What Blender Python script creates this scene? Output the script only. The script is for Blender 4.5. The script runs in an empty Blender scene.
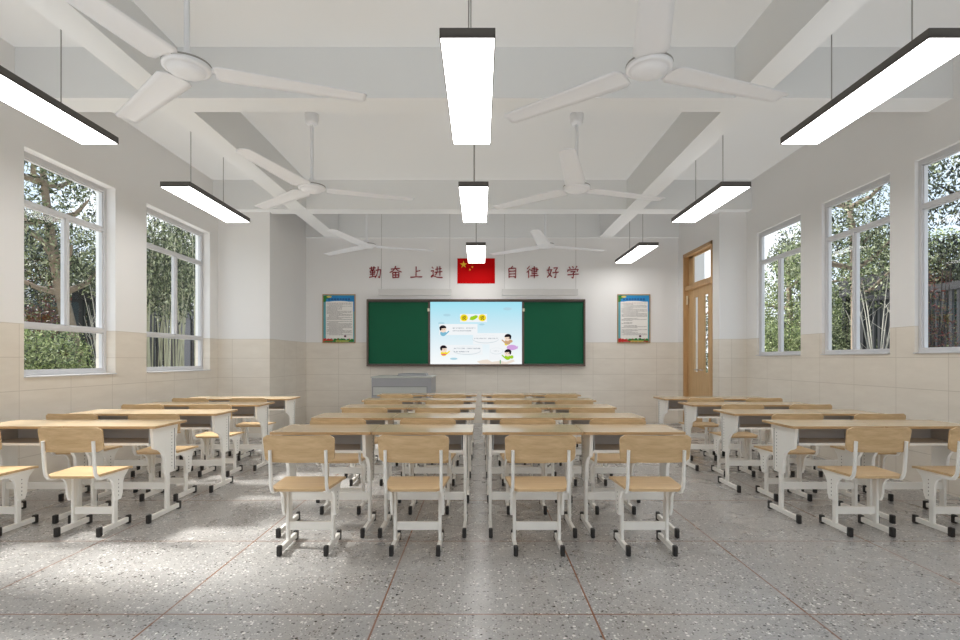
import bpy, bmesh, math, random
from mathutils import Vector, Matrix
R = math.radians
SC = bpy.context.scene
COL = SC.collection
EXPO = 0.97
K = 1.0 / (2 ** EXPO)

# ------------------------------------------------------------------ materials
MATS = {}
def srgb(r, g, b):
    f = lambda c: (c/255/12.92) if c/255 <= .04045 else ((c/255+.055)/1.055)**2.4
    return (f(r), f(g), f(b), 1)

class NT:
    def __init__(s, name):
        s.m = bpy.data.materials.new(name); s.m.use_nodes = True
        s.t = s.m.node_tree; s.n = s.t.nodes; s.l = s.t.links
        s.b = s.n.get('Principled BSDF'); s.out = s.n.get('Material Output')
        MATS[name] = s.m
    def node(s, typ, **kw):
        n = s.n.new(typ)
        for k, v in kw.items(): setattr(n, k, v)
        return n
    def link(s, a, b): s.l.new(a, b)
    def math(s, op, a, b=None, c=None):
        n = s.node('ShaderNodeMath', operation=op)
        for i, v in enumerate((a, b, c)):
            if v is None: continue
            if isinstance(v, (int, float)): n.inputs[i].default_value = v
            else: s.link(v, n.inputs[i])
        return n.outputs[0]
    def mix(s, fac, a, b):
        n = s.node('ShaderNodeMix', data_type='RGBA')
        for sock, v in ((n.inputs[0], fac), (n.inputs[6], a), (n.inputs[7], b)):
            if hasattr(v, 'is_linked'): s.link(v, sock)
            else: sock.default_value = v
        return n.outputs[2]
    def coord(s, which='Object'):
        return s.node('ShaderNodeTexCoord').outputs[which]
    def noise(s, vec, scale, detail=3, rough=.5):
        n = s.node('ShaderNodeTexNoise'); n.inputs['Scale'].default_value = scale
        n.inputs['Detail'].default_value = detail; n.inputs['Roughness'].default_value = rough
        s.link(vec, n.inputs['Vector']); return n.outputs['Fac']
    def mapping(s, vec, scale=(1,1,1), loc=(0,0,0)):
        n = s.node('ShaderNodeMapping'); n.inputs['Scale'].default_value = scale
        n.inputs['Location'].default_value = loc
        s.link(vec, n.inputs['Vector']); return n.outputs[0]
    def maprange(s, v, a, b, c=0, d=1):
        n = s.node('ShaderNodeMapRange'); n.inputs[1].default_value = a; n.inputs[2].default_value = b
        n.inputs[3].default_value = c; n.inputs[4].default_value = d
        s.link(v, n.inputs[0]); return n.outputs[0]

def simple(name, col, rough=.5, metal=0, noise_amt=.04, nscale=6, coat=0, spec=.5):
    a = NT(name)
    c = srgb(*col); d = tuple(max(0, x*(1-noise_amt*2)) for x in c[:3]) + (1,)
    f = a.noise(a.coord(), nscale)
    a.link(a.mix(f, d, c), a.b.inputs['Base Color'])
    a.b.inputs['Roughness'].default_value = rough
    a.b.inputs['Metallic'].default_value = metal
    a.b.inputs['Specular IOR Level'].default_value = spec
    a.b.inputs['Coat Weight'].default_value = coat
    return a.m

def emit(name, col, strength=1.0, scale=3):
    a = NT(name); c = srgb(*col)
    f = a.noise(a.coord(), scale)
    d = tuple(x*.985 for x in c[:3]) + (1,)
    e = a.node('ShaderNodeEmission'); e.inputs[1].default_value = strength*K
    a.link(a.mix(f, d, c), e.inputs[0]); a.link(e.outputs[0], a.out.inputs[0])
    a.n.remove(a.b); return a.m

def wood(name, c1, c2, axis='x', rough=.35, coat=.0, gs=1.0):
    a = NT(name)
    sc = {'x': (1.4, 26, 26), 'y': (26, 1.4, 26), 'z': (26, 26, 1.4)}[axis]
    sc = tuple(v*gs for v in sc)
    v = a.mapping(a.coord(), sc)
    n1 = a.noise(v, 1.6, 6, .6)
    n2 = a.noise(a.mapping(a.coord(), tuple(x*4 for x in sc)), 2.0, 3, .6)
    f = a.math('ADD', a.math('MULTIPLY', n1, .7), a.math('MULTIPLY', n2, .3))
    f = a.maprange(f, .35, .65)
    a.link(a.mix(f, srgb(*c1), srgb(*c2)), a.b.inputs['Base Color'])
    a.b.inputs['Roughness'].default_value = rough
    a.b.inputs['Coat Weight'].default_value = coat
    a.b.inputs['Coat Roughness'].default_value = .12
    return a.m

PAINT = (233, 232, 231)
def wall_mat(name, horiz, off_h):
    a = NT(name)
    sep = a.node('ShaderNodeSeparateXYZ'); a.link(a.coord(), sep.inputs[0])
    h = sep.outputs[{'x': 0, 'y': 1}[horiz]]; z = sep.outputs[2]
    u = a.math('DIVIDE', a.math('SUBTRACT', h, off_h), .6)
    v = a.math('DIVIDE', a.math('SUBTRACT', z, .02), .3)
    fu = a.math('PINGPONG', u, .5); fv = a.math('PINGPONG', v, .5)
    lu = a.math('LESS_THAN', fu, .0032/.6); lv = a.math('LESS_THAN', fv, .0032/.3)
    line = a.math('MAXIMUM', lu, lv)
    cid = a.node('ShaderNodeCombineXYZ')
    a.link(a.math('FLOOR', u), cid.inputs[0]); a.link(a.math('FLOOR', v), cid.inputs[1])
    wn = a.node('ShaderNodeTexWhiteNoise'); a.link(cid.outputs[0], wn.inputs['Vector'])
    vein = a.noise(a.mapping(a.coord(), (1.2, 1.2, 5)), 2.2, 6, .6)
    f = a.math('ADD', a.math('MULTIPLY', a.maprange(vein, .3, .7), .7), a.math('MULTIPLY', wn.outputs['Value'], .3))
    tile = a.mix(f, srgb(216, 208, 196), srgb(228, 221, 210))
    tile = a.mix(a.math('MULTIPLY', line, .5), tile, srgb(176, 166, 152))
    sm = a.noise(a.coord(), 1.5)
    paint = a.mix(sm, srgb(*[c-3 for c in PAINT]), srgb(*PAINT))
    below = a.math('LESS_THAN', z, 1.522)
    a.link(a.mix(below, paint, tile), a.b.inputs['Base Color'])
    a.link(a.maprange(below, 0, 1, .75, .42), a.b.inputs['Roughness'])
    a.b.inputs['Specular IOR Level'].default_value = .3
    return a.m

def terrazzo():
    a = NT('terrazzo')
    co = a.coord()
    sep = a.node('ShaderNodeSeparateXYZ'); a.link(co, sep.inputs[0])
    def line(s, off, per, w):
        u = a.math('PINGPONG', a.math('DIVIDE', a.math('SUBTRACT', s, off), per), .5)
        return a.math('LESS_THAN', u, w/2/per)
    ln = a.math('MAXIMUM', line(sep.outputs[0], -.481, 1.0125, .009), line(sep.outputs[1], 2.512, 1.012, .009))
    base = a.mix(a.noise(co, 3, 4), srgb(152, 150, 148), srgb(158, 156, 154))
    base = a.mix(a.maprange(a.noise(co, 90, 3), .4, .6, 0, .35), base, srgb(184, 181, 177))
    def chips(scale, lo, hi, col, th, base):
        vo = a.node('ShaderNodeTexVoronoi'); vo.inputs['Scale'].default_value = scale
        a.link(a.mapping(co, (1, 1, 1), (scale, lo*7, 0)), vo.inputs['Vector'])
        sc = a.node('ShaderNodeSeparateColor'); a.link(vo.outputs['Color'], sc.inputs[0])
        ok = a.math('MULTIPLY', a.math('GREATER_THAN', sc.outputs[0], lo), a.math('LESS_THAN', sc.outputs[0], hi))
        near = a.math('LESS_THAN', vo.outputs['Distance'], a.math('MULTIPLY', sc.outputs[1], th))
        return a.mix(a.math('MULTIPLY', ok, near), base, col)
    base = chips(54, .0, .26, srgb(58, 54, 52), .44, base)
    base = chips(50, .0, .30, srgb(226, 223, 218), .42, base)
    base = chips(84, .0, .34, srgb(100, 95, 91), .5, base)
    base = chips(90, .0, .34, srgb(206, 203, 198), .5, base)
    col = a.mix(ln, base, srgb(128, 88, 66))
    a.link(col, a.b.inputs['Base Color'])
    a.link(a.maprange(a.noise(co, 2.5), .3, .7, .22, .34), a.b.inputs['Roughness'])
    a.b.inputs['Specular IOR Level'].default_value = .5
    return a.m

def glass_mat():
    a = NT('window_glass')
    t = a.node('ShaderNodeBsdfTransparent'); g = a.node('ShaderNodeBsdfGlossy')
    g.inputs['Roughness'].default_value = .0
    geo = a.node('ShaderNodeNewGeometry')
    dt = a.node('ShaderNodeVectorMath', operation='DOT_PRODUCT')
    a.link(geo.outputs['Normal'], dt.inputs[0]); a.link(geo.outputs['Incoming'], dt.inputs[1])
    inv = a.math('SUBTRACT', 1.0, a.math('ABSOLUTE', dt.outputs['Value']))
    f = a.math('ADD', a.math('MULTIPLY', a.math('POWER', inv, 5.0), .55), .025)
    tint = a.mix(a.noise(a.coord(), .8), (0.95, .97, .96, 1), (.97, .98, .98, 1))
    a.link(tint, t.inputs[0])
    m = a.node('ShaderNodeMixShader'); a.link(f, m.inputs[0]); a.link(t.outputs[0], m.inputs[1]); a.link(g.outputs[0], m.inputs[2])
    a.link(m.outputs[0], a.out.inputs[0]); a.n.remove(a.b)
    return a.m

def leaf_mat(name, cols, trans=.22):
    a = NT(name)
    g = a.node('ShaderNodeNewGeometry')
    r = a.node('ShaderNodeValToRGB'); el = r.color_ramp.elements
    a.link(g.outputs['Random Per Island'], r.inputs[0])
    el[0].color = srgb(*cols[0]); el[1].color = srgb(*cols[-1])
    for i, c in enumerate(cols[1:-1]):
        e = el.new((i+1)/(len(cols)-1)); e.color = srgb(*c)
    a.link(r.outputs[0], a.b.inputs['Base Color']); a.b.inputs['Roughness'].default_value = .55
    tr = a.node('ShaderNodeBsdfTranslucent'); a.link(r.outputs[0], tr.inputs[0])
    m = a.node('ShaderNodeMixShader'); m.inputs[0].default_value = trans
    a.link(a.b.outputs[0], m.inputs[1]); a.link(tr.outputs[0], m.inputs[2]); a.link(m.outputs[0], a.out.inputs[0])
    return a.m

M = {}
M['wall_y'] = wall_mat('wall_paint_tile_side', 'y', .54)
M['wall_x'] = wall_mat('wall_paint_tile_front', 'x', .323)
M['ceil'] = simple('ceiling_paint', (227, 228, 228), .85, noise_amt=.01, nscale=1.5, spec=.2)
M['floor'] = terrazzo()
M['glass'] = glass_mat()
M['alu'] = simple('window_aluminium', (206, 206, 208), .4, noise_amt=.02)
M['white'] = simple('white_powder_coat', (238, 236, 230), .38, noise_amt=.01)
M['fan'] = simple('fan_white', (232, 233, 236), .45, noise_amt=.01)
M['rubber'] = simple('black_rubber', (38, 36, 35), .5, noise_amt=.1, nscale=30)
M['hole'] = simple('hole_dark', (120, 116, 112), .8)
M['tray'] = simple('tray_grey', (176, 179, 182), .5, noise_amt=.03)
M['seatwood'] = wood('oak_laminate', (188, 156, 114), (212, 182, 140), 'x', .38)
M['topwood'] = wood('tabletop_laminate', (184, 162, 130), (196, 176, 144), 'x', .24, coat=.15, gs=.7)
M['edge'] = wood('tabletop_edge', (176, 140, 98), (192, 158, 116), 'x', .4)
M['doorwood'] = wood('door_oak', (186, 150, 106), (206, 172, 126), 'z', .45)
M['doorframe'] = wood('door_frame_oak', (176, 138, 94), (196, 158, 112), 'z', .45)
M['lamp'] = emit('lamp_diffuser', (255, 253, 250), 10.5)
M['ceiling_fill'] = emit('added_ceiling_fill', (255, 252, 248), 1.0)  # added glow that brightens the ceiling
M['housing'] = simple('lamp_housing', (84, 80, 76), .5, noise_amt=.03)
M['cable'] = simple('steel_cable', (150, 148, 144), .4, noise_amt=.02)
M['green'] = simple('chalkboard_green', (8, 94, 64), .55, noise_amt=.06, nscale=1.5, spec=.25)
M['bframe'] = simple('chalkboard_frame', (98, 80, 72), .4, noise_amt=.03)
M['bdark'] = simple('chalkboard_rail', (58, 52, 48), .4, noise_amt=.03)
M['cream'] = simple('handle_cream', (236, 226, 200), .4)
M['red'] = simple('flag_red', (198, 2, 6), .7, noise_amt=.02, spec=.1)
M['yellow'] = simple('star_yellow', (250, 205, 40), .6, noise_amt=.02)
M['darkred'] = simple('letter_dark_red', (142, 18, 32), .5, noise_amt=.05)
M['gold'] = simple('poster_frame', (168, 136, 96), .4, noise_amt=.03)
M['podium'] = simple('podium_grey', (150, 150, 152), .45, noise_amt=.02, nscale=2)
M['podium_light'] = simple('podium_light_grey', (176, 177, 172), .45, noise_amt=.02)
M['podline'] = simple('podium_seam', (96, 94, 96), .5)
M['grille'] = simple('handle_steel', (205, 205, 205), .25, metal=.8)
M['bark'] = simple('tree_bark', (150, 134, 116), .9, noise_amt=.3, nscale=9)
M['barkdark'] = simple('dark_bark', (48, 42, 38), .9, noise_amt=.3, nscale=9)
M['bamboo'] = simple('bamboo_cane', (186, 184, 158), .6, noise_amt=.2, nscale=7)
M['fence'] = simple('fence_black_steel', (34, 33, 34), .6, noise_amt=.1)
M['hut'] = simple('hut_grey_render', (112, 108, 110), .8, noise_amt=.05)
M['bounce_paving'] = simple('pale_bounce_paving', (190, 186, 176), .95, noise_amt=.1, nscale=4)  # unseen ground coloured as pale paving to bounce daylight onto the ceiling
M['leafA'] = leaf_mat('leaf_mixed', [(20, 26, 16), (58, 68, 42), (98, 108, 74), (176, 180, 146)])
M['leafB'] = leaf_mat('leaf_dark', [(12, 16, 12), (30, 38, 26), (62, 70, 48), (134, 138, 110)])
M['leafC'] = leaf_mat('leaf_light', [(30, 40, 22), (84, 100, 54), (130, 144, 88), (194, 200, 152)])
M['leafR'] = leaf_mat('leaf_red', [(66, 22, 20), (110, 44, 34), (84, 66, 40), (120, 110, 66)])
M['paper'] = simple('poster_paper', (240, 238, 234), .7, noise_amt=.01)
M['sky_blue'] = simple('poster_blue', (30, 140, 205), .6, noise_amt=.08, nscale=9)
M['teal'] = simple('poster_teal', (96, 170, 182), .6, noise_amt=.08, nscale=9)
M['navy'] = simple('poster_title_ink', (24, 44, 110), .6)
M['ink'] = simple('poster_ink', (132, 130, 130), .7)
M['pgreen'] = simple('poster_green', (40, 128, 48), .6, noise_amt=.1)
M['pred'] = simple('poster_red', (196, 36, 32), .6, noise_amt=.1)
M['pyellow'] = simple('poster_yellow', (226, 214, 110), .6, noise_amt=.1)
M['pplum'] = simple('poster_plum', (90, 20, 60), .6)

# screen gradient (real picture shown by the panel)
def screen_mat():
    a = NT('screen_gradient')
    sep = a.node('ShaderNodeSeparateXYZ'); a.link(a.coord(), sep.inputs[0])
    r = a.node('ShaderNodeValToRGB'); el = r.color_ramp.elements
    a.link(a.maprange(sep.outputs[2], 1.097, 2.296), r.inputs[0])
    el[0].color = srgb(250, 252, 252); el[1].color = srgb(160, 226, 242)
    e = el.new(.35); e.color = srgb(228, 242, 248)
    e = el.new(.7); e.color = srgb(196, 232, 244)
    em = a.node('ShaderNodeEmission'); em.inputs[1].default_value = 1.0*K
    a.link(r.outputs[0], em.inputs[0]); a.link(em.outputs[0], a.out.inputs[0]); a.n.remove(a.b)
    return a.m
M['screen'] = screen_mat()
for n, c in dict(e_white=(246,249,251), e_yellow=(250,226,40), e_dark=(70,62,30), e_leaf=(160,208,40), e_black=(34,28,34), e_skin=(250,226,208),
                 e_blue=(130,190,214), e_tan=(206,168,130), e_purple=(214,170,226), e_pink=(232,90,130), e_text=(128,140,152), e_line=(206,218,224), e_sand=(240,226,212), e_green=(90,160,110), e_cloud=(180,218,232)).items():
    M[n] = emit(n, c, .97)

# ------------------------------------------------------------------ mesh builder
class MB:
    def __init__(s): s.v = []; s.f = []; s.mi = []; s.sm = []
    def add(s, vs, fs, mi=0, smooth=False):
        o = len(s.v); s.v += [tuple(v) for v in vs]
        for f in fs: s.f.append(tuple(i+o for i in f)); s.mi.append(mi); s.sm.append(smooth)
        return s
    def box(s, x0, x1, y0, y1, z0, z1, mi=0, bev=0):
        if bev > 0:
            bm = bmesh.new(); bmesh.ops.create_cube(bm, size=1)
            for v in bm.verts:
                v.co = Vector(((x0+x1)/2+v.co.x*(x1-x0), (y0+y1)/2+v.co.y*(y1-y0), (z0+z1)/2+v.co.z*(z1-z0)))
            bmesh.ops.bevel(bm, geom=bm.edges[:], offset=bev, segments=2, affect='EDGES', profile=.6)
            s.bm(bm, mi); return s
        vs = [(x, y, z) for x in (x0, x1) for y in (y0, y1) for z in (z0, z1)]
        return s.add(vs, [(0,1,3,2),(4,6,7,5),(0,4,5,1),(2,3,7,6),(0,2,6,4),(1,5,7,3)], mi)
    def bm(s, bm, mi=0, smooth=False):
        bm.verts.index_update()
        s.add([v.co[:] for v in bm.verts], [[v.index for v in f.verts] for f in bm.faces], mi, smooth); bm.free()
    def prism(s, pts, axis, a, b, mi=0, smooth=False):
        """extrude polygon pts (2D) along axis from a to b. axis x: pts=(y,z); y: (x,z); z: (x,y)"""
        def P(p, t): return {'x': (t, p[0], p[1]), 'y': (p[0], t, p[1]), 'z': (p[0], p[1], t)}[axis]
        n = len(pts)
        vs = [P(p, a) for p in pts] + [P(p, b) for p in pts]
        s.add(vs, [tuple(range(n))[::-1], tuple(range(n, 2*n))], mi)
        return s.add(vs, [(i, (i+1) % n, n+(i+1) % n, n+i) for i in range(n)], mi, smooth)
    def tube(s, path, r, seg=10, mi=0, cap=True, ry=None):
        """r scalar or list; ry: second radius factor"""
        P = [Vector(p) for p in path]; n = len(P)
        rs = r if isinstance(r, (list, tuple)) else [r]*n
        up = None; vs = []
        for i in range(n):
            d = (P[min(i+1, n-1)]-P[max(i-1, 0)]).normalized()
            if up is None:
                up = Vector((1, 0, 0)) if abs(d.x) < .9 else Vector((0, 0, 1))
            a = (up - d*up.dot(d)).normalized(); b = d.cross(a); up = a
            for k in range(seg):
                t = 2*math.pi*k/seg
                vs.append(P[i] + a*math.cos(t)*rs[i]*(ry or 1) + b*math.sin(t)*rs[i])
        fs = [(i*seg+k, i*seg+(k+1) % seg, (i+1)*seg+(k+1) % seg, (i+1)*seg+k) for i in range(n-1) for k in range(seg)]
        s.add(vs, fs, mi, True)
        if cap:
            s.add(vs[:seg], [tuple(range(seg))[::-1]], mi); s.add(vs[-seg:], [tuple(range(seg))], mi)
        return s
    def lathe(s, prof, c=(0,0,0), seg=32, mi=0):
        vs = []
        for r, z in prof:
            for k in range(seg):
                t = 2*math.pi*k/seg; vs.append((c[0]+r*math.cos(t), c[1]+r*math.sin(t), c[2]+z))
        n = len(prof)
        fs = [(i*seg+k, i*seg+(k+1) % seg, (i+1)*seg+(k+1) % seg, (i+1)*seg+k) for i in range(n-1) for k in range(seg)]
        s.add(vs, fs, mi, True)
        s.add(vs[:seg], [tuple(range(seg))[::-1]], mi); s.add(vs[-seg:], [tuple(range(seg))], mi)
        return s
    def quad(s, a, b, c, d, mi=0): return s.add([a, b, c, d], [(0,1,2,3)], mi)
    def build(s, name, mats, parent=None, loc=None, kind=None, weld=False, bevel=None):
        me = bpy.data.meshes.new(name); me.from_pydata(s.v, [], s.f)
        if not isinstance(mats, (list, tuple)): mats = [mats]
        for m in mats: me.materials.append(M[m] if isinstance(m, str) else m)
        me.polygons.foreach_set('material_index', s.mi); me.polygons.foreach_set('use_smooth', s.sm)
        if weld:
            bm = bmesh.new(); bm.from_mesh(me); bmesh.ops.remove_doubles(bm, verts=bm.verts, dist=1e-5)
            bmesh.ops.recalc_face_normals(bm, faces=bm.faces); bm.to_mesh(me); bm.free()
        me.update()
        o = bpy.data.objects.new(name, me); COL.objects.link(o)
        if parent is not None: o.parent = parent
        if loc: o.location = loc
        if kind: o['kind'] = kind
        if bevel:
            b = o.modifiers.new('bevel', 'BEVEL'); b.width = bevel; b.segments = 2; b.limit_method = 'ANGLE'
        return o

def tag(o, label=None, cat=None, group=None, kind=None):
    if label: o['label'] = label
    if cat: o['category'] = cat
    if group: o['group'] = group
    if kind: o['kind'] = kind
    return o
def empty(name, loc=(0,0,0), label=None, cat=None, group=None, kind=None):
    o = bpy.data.objects.new(name, None); o.empty_display_size = .1; o.location = loc; COL.objects.link(o)
    return tag(o, label, cat, group, kind)
def copy_tree(o, parent=None):
    c = o.copy(); COL.objects.link(c)
    if parent is not None: c.parent = parent
    for ch in [x for x in o.children]: copy_tree(ch, c)
    return c

# ------------------------------------------------------------------ room
XL, XR = -4.10, 4.16
YB, Y1, Y2 = -2.6, 8.33, 10.06
ZC, ZB = 3.95, 3.502
WT = .22
WTR = .12
PIERX, RX = -3.29, 3.73

def side_wall(name, xi, xo, ys, ye, openings, mat):
    """openings: (y0,y1,z0,z1)"""
    m = MB(); x0, x1 = min(xi, xo), max(xi, xo); y = ys
    for (a, b, z0, z1) in sorted(openings):
        m.box(x0, x1, y, a, 0, ZC)
        if z0 > 0: m.box(x0, x1, a, b, 0, z0)
        m.box(x0, x1, a, b, z1, ZC)
        y = b
    m.box(x0, x1, y, ye, 0, ZC)
    return m.build(name, mat, kind='structure', weld=False)

LWIN = [(-1.2, .3, 1.035, 3.12), (1.1, 2.5, 1.035, 3.12), (3.05, 4.40, 1.035, 3.12), (4.79, 5.99, 1.035, 3.12), (6.55, 8.08, 1.035, 3.12)]
RWIN = [(-.9, .2, 1.255, 3.10), (.85, 1.95, 1.255, 3.10), (2.35, 3.45, 1.255, 3.10), (3.95, 5.11, 1.255, 3.10), (5.42, 6.50, 1.255, 3.10), (6.93, 8.03, 1.255, 3.10)]
wl = side_wall('wall_left', XL, XL-WT, YB, Y1+.1, LWIN, 'wall_y')
wr = side_wall('wall_right', XR, XR+WTR, YB, Y1, RWIN, 'wall_y')
MB().box(XL-WT, PIERX, Y1, Y2+.24, 0, ZC).build('wall_left_pier', ['wall_x'], kind='structure')
# pier side faces use side mapping: thin skin
MB().box(PIERX-.002, PIERX+.001, Y1, Y2, 0, ZC).build('pier_side_face', 'wall_y', wl)
DO = (8.57, 9.80, 0, 3.12)
side_wall('wall_door_side', RX, RX+.12, Y1+.002, Y2, [DO], 'wall_y')
MB().box(RX, XR+WT, Y1-.002, Y1+.001, 0, ZC).box(RX+.12, XR+WT, Y1+.001, Y1+.2, 0, ZC).build('wall_right_return', 'wall_x', kind='structure')
wf = MB().box(PIERX-.3, RX+.5, Y2, Y2+.24, 0, ZC).build('wall_front', 'wall_x', kind='structure')
# unseen back wall behind the viewer, wide openings added for fill light
m = MB()
m.box(XL-WT, XR+WT, YB-.24, YB, 0, .9); m.box(XL-WT, XR+WT, YB-.24, YB, 2.7, ZC)
for a, b in ((XL-WT, -3.8), (-1.35, -1.15), (1.25, 1.45), (3.85, XR+WT)): m.box(a, b, YB-.24, YB, .9, 2.7)
m.build('wall_back', 'wall_x', kind='structure')
MB().box(XL-WT, XR+WT, YB-.3, Y2+.24, -.15, 0).build('floor', 'floor', kind='structure')
ce = MB().box(XL-WT, XR+WT, YB-.3, Y2+.24, ZC, ZC+.2).build('ceiling', 'ceil', kind='structure')
for (a, b) in ((1.22, 1.486), (4.695, 4.961), (8.17, 8.436), (-2.3, -2.03)):
    MB().box(XL, XR, a, b, ZB, ZC).build('ceiling_beam', 'ceil', ce)
for x0, x1 in ((-2.93, -2.67), (2.24, 2.49)):
    MB().box(x0, x1, YB, Y2, ZB+.003, ZC).build('ceiling_beam', 'ceil', ce)
MB().box(PIERX, RX, Y2-.05, Y2, 3.49, ZC).build('ceiling_beam', 'ceil', ce)

def window(n, y0, y1, z0, z1, side, mull, low):
    """side -1 left, +1 right; frame set back in the reveal"""
    xi = (XL if side < 0 else XR)
    rc = .10 if side < 0 else .035
    xa, xb = xi+side*rc, xi+side*(rc+.06)
    x0, x1 = min(xa, xb), max(xa, xb)
    t = .042
    m = MB()
    def bar(a, b, c, d, p=0): m.box(x0-p, x1+p, a, b, c, d, bev=.004)
    bar(y0, y0+t, z0, z1); bar(y1-t, y1, z0, z1); bar(y0+t, y1-t, z0, z0+t+.015, .001); bar(y0+t, y1-t, z1-t-.01, z1, .001)
    top = 2.63
    bar(y0+t, y1-t, top, top+.038, .003)
    zl = z0+t
    if low:
        bar(y0+t, y1-t, 1.50, 1.54, .003); zl = 1.54
    bar(mull-.019, mull+.019, zl, top, .002)
    fr = m.build('window_%d' % n, 'alu', kind='structure')
    # inner sash lips
    s = MB(); xs = (x0+x1)/2
    def ring(a, b, c, d, w=.012):
        xa, xb = xs-.018, xs+.018
        s.box(xa, xb, a, a+w, c, d); s.box(xa, xb, b-w, b, c, d); s.box(xa, xb, a, b, c, c+w); s.box(xa, xb, a, b, d-w, d)
    panes = [(y0+t, y1-t, top+.038, z1-t-.01), (y0+t, mull-.019, zl, top), (mull+.019, y1-t, zl, top)]
    if low: panes.append((y0+t, y1-t, z0+t+.015, 1.50))
    for p in panes: ring(*p)
    s.build('window_sash', 'alu', fr)
    g = MB()
    for a, b, c, d in panes: g.quad((xs, a, c), (xs, b, c), (xs, b, d), (xs, a, d))
    g.build('window_pane', 'glass', fr)
    # sill
    sl = MB().box(min(xi-side*.02, xa), max(xi-side*.02, xa), y0+.001, y1-.001, z0+.001, z0+.013, bev=.003)
    sl.build('window_sill', 'alu', fr)
    # portal
    ld = bpy.data.lights.new('sky_portal', 'AREA'); ld.shape = 'RECTANGLE'; ld.size = z1-z0; ld.size_y = y1-y0
    ld.cycles.is_portal = True
    lo = bpy.data.objects.new('sky_portal', ld); COL.objects.link(lo)
    lo.location = (xi+side*((WT if side < 0 else WTR)+.01), (y0+y1)/2, (z0+z1)/2); lo.rotation_euler = (0, R(90*side), 0)
ml = [-.45, 1.8, 3.72, 5.43, 7.37]; mr = [-.35, 1.4, 2.9, 4.53, 6.0, 7.5]
for i, w in enumerate(LWIN): window(i+1, *w, -1, ml[i], True)
for i, w in enumerate(RWIN): window(i+6, *w, 1, mr[i], False)
ld = bpy.data.lights.new('sky_portal', 'AREA'); ld.shape = 'RECTANGLE'; ld.size = 7.7; ld.size_y = 1.8; ld.cycles.is_portal = True
lo = bpy.data.objects.new('sky_portal', ld); COL.objects.link(lo); lo.location = (0, YB-.26, 1.8); lo.rotation_euler = (R(90), 0, 0)

# door ----------------------------------------------------------------
d = MB(); fx0, fx1 = RX-.012, RX+.122
d.box(fx0, fx1, DO[0], DO[0]+.055, 0, 3.12, bev=.004); d.box(fx0, fx1, DO[1]-.05, DO[1], 0, 3.12, bev=.004)
d.box(fx0, fx1, DO[0], DO[1], 3.065, 3.12, bev=.004)
d.box(fx0+.02, fx1, DO[0]+.05, DO[1]-.05, 2.45, 2.53, bev=.004)
door = d.build('door_1', 'doorframe', kind='structure')
tr = MB(); tr.box(RX+.075, RX+.105, 9.55, 9.75, 2.53, 3.07); tr.box(RX+.075, RX+.105, 8.62, 8.67, 2.53, 3.07)
tr.box(RX+.075, RX+.105, 8.62, 9.75, 2.53, 2.57); tr.box(RX+.075, RX+.105, 8.62, 9.75, 3.03, 3.07)
tr.build('transom_frame', 'doorwood', door)
MB().quad((RX+.09, 8.67, 2.57), (RX+.09, 9.55, 2.57), (RX+.09, 9.55, 3.03), (RX+.09, 8.67, 3.03)).build('transom_pane', 'glass', door)
def leaf(y0, y1, ys, hy):
    m = MB(); x0, x1 = RX+.07, RX+.10; z0, z1 = .98, 2.30; w = .085
    m.box(x0, x1, y0, ys-w, .01, 2.45); m.box(x0, x1, ys+w, y1, .01, 2.45)
    m.box(x0, x1, ys-w, ys+w, .01, z0); m.box(x0, x1, ys-w, ys+w, z1, 2.45)
    # slim glazing bead
    for a in (ys-w-.01, ys+w): m.box(x0-.005, x0, a, a+.01, z0-.01, z1+.01)
    o = m.build('door_leaf', 'doorwood', door)
    xx = (x0+x1)/2
    MB().quad((xx, ys-w, z0), (xx, ys+w, z0), (xx, ys+w, z1), (xx, ys-w, z1)).build('door_pane', 'glass', o)
    h = MB(); h.tube([(x0, hy, 1.02), (x0-.045, hy, 1.02)], .011); s = 1 if hy < (y0+y1)/2 else -1
    h.tube([(x0-.045, hy, 1.02), (x0-.045, hy+s*.11, 1.02)], .01); h.lathe([(.022, 0), (.022, .005)], (x0-.02, hy, 1.02), 12)
    h.build('door_handle', 'grille', o)
leaf(8.625, 9.185, 8.98, 9.13); leaf(9.19, 9.75, 9.40, 9.24)
MB().box(RX+.03, RX+.045, 9.70, 9.745, 2.20, 2.36, bev=.003).build('door_hinge', 'cream', door)

# ------------------------------------------------------------------ chalkboard with screen
SX = lambda px: (px-480.5)/53.35
SZ = lambda py: 1.2+(359.5-py)/53.35
YF = Y2
bx0, bx1, bz0, bz1 = SX(366.8), SX(585.2), SZ(366.3), SZ(299.3)
cb = empty('chalkboard', ((bx0+bx1)/2, YF, bz0), 'wide green sliding chalkboard with a lit screen in its middle on the front wall', 'chalkboard')
cbo = cb.location.copy()
def cpart(mb, name, mat, par=cb):
    o = mb.build(name, mat, par)
    if par is cb: o.location = -cbo
    return o
m = MB(); t = .032
m.box(bx0, bx1, YF-.10, YF-.0, bz1-t, bz1, bev=.01); m.box(bx0, bx0+t, YF-.10, YF, bz0, bz1, bev=.01)
m.box(bx1-t, bx1, YF-.10, YF, bz0, bz1, bev=.01); m.box(bx0, bx1, YF-.11, YF, bz0, bz0+t, bev=.01)
cpart(m, 'board_frame', 'bframe')
m = MB(); m.box(bx0+t, bx1-t, YF-.09, YF, bz1-t-.016, bz1-t); m.box(bx0+t, bx1-t, YF-.09, YF, bz0+t, bz0+t+.008)
cpart(m, 'slide_rail', 'bdark')
gx0, gx1 = SX(429.2), SX(523)
for a, b in ((bx0+t, gx0), (gx1, bx1-t)):
    p = cpart(MB().box(a, b, YF-.055, YF-.03, bz0+t+.015, bz1-t-.02), 'green_panel', 'green')
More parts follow.
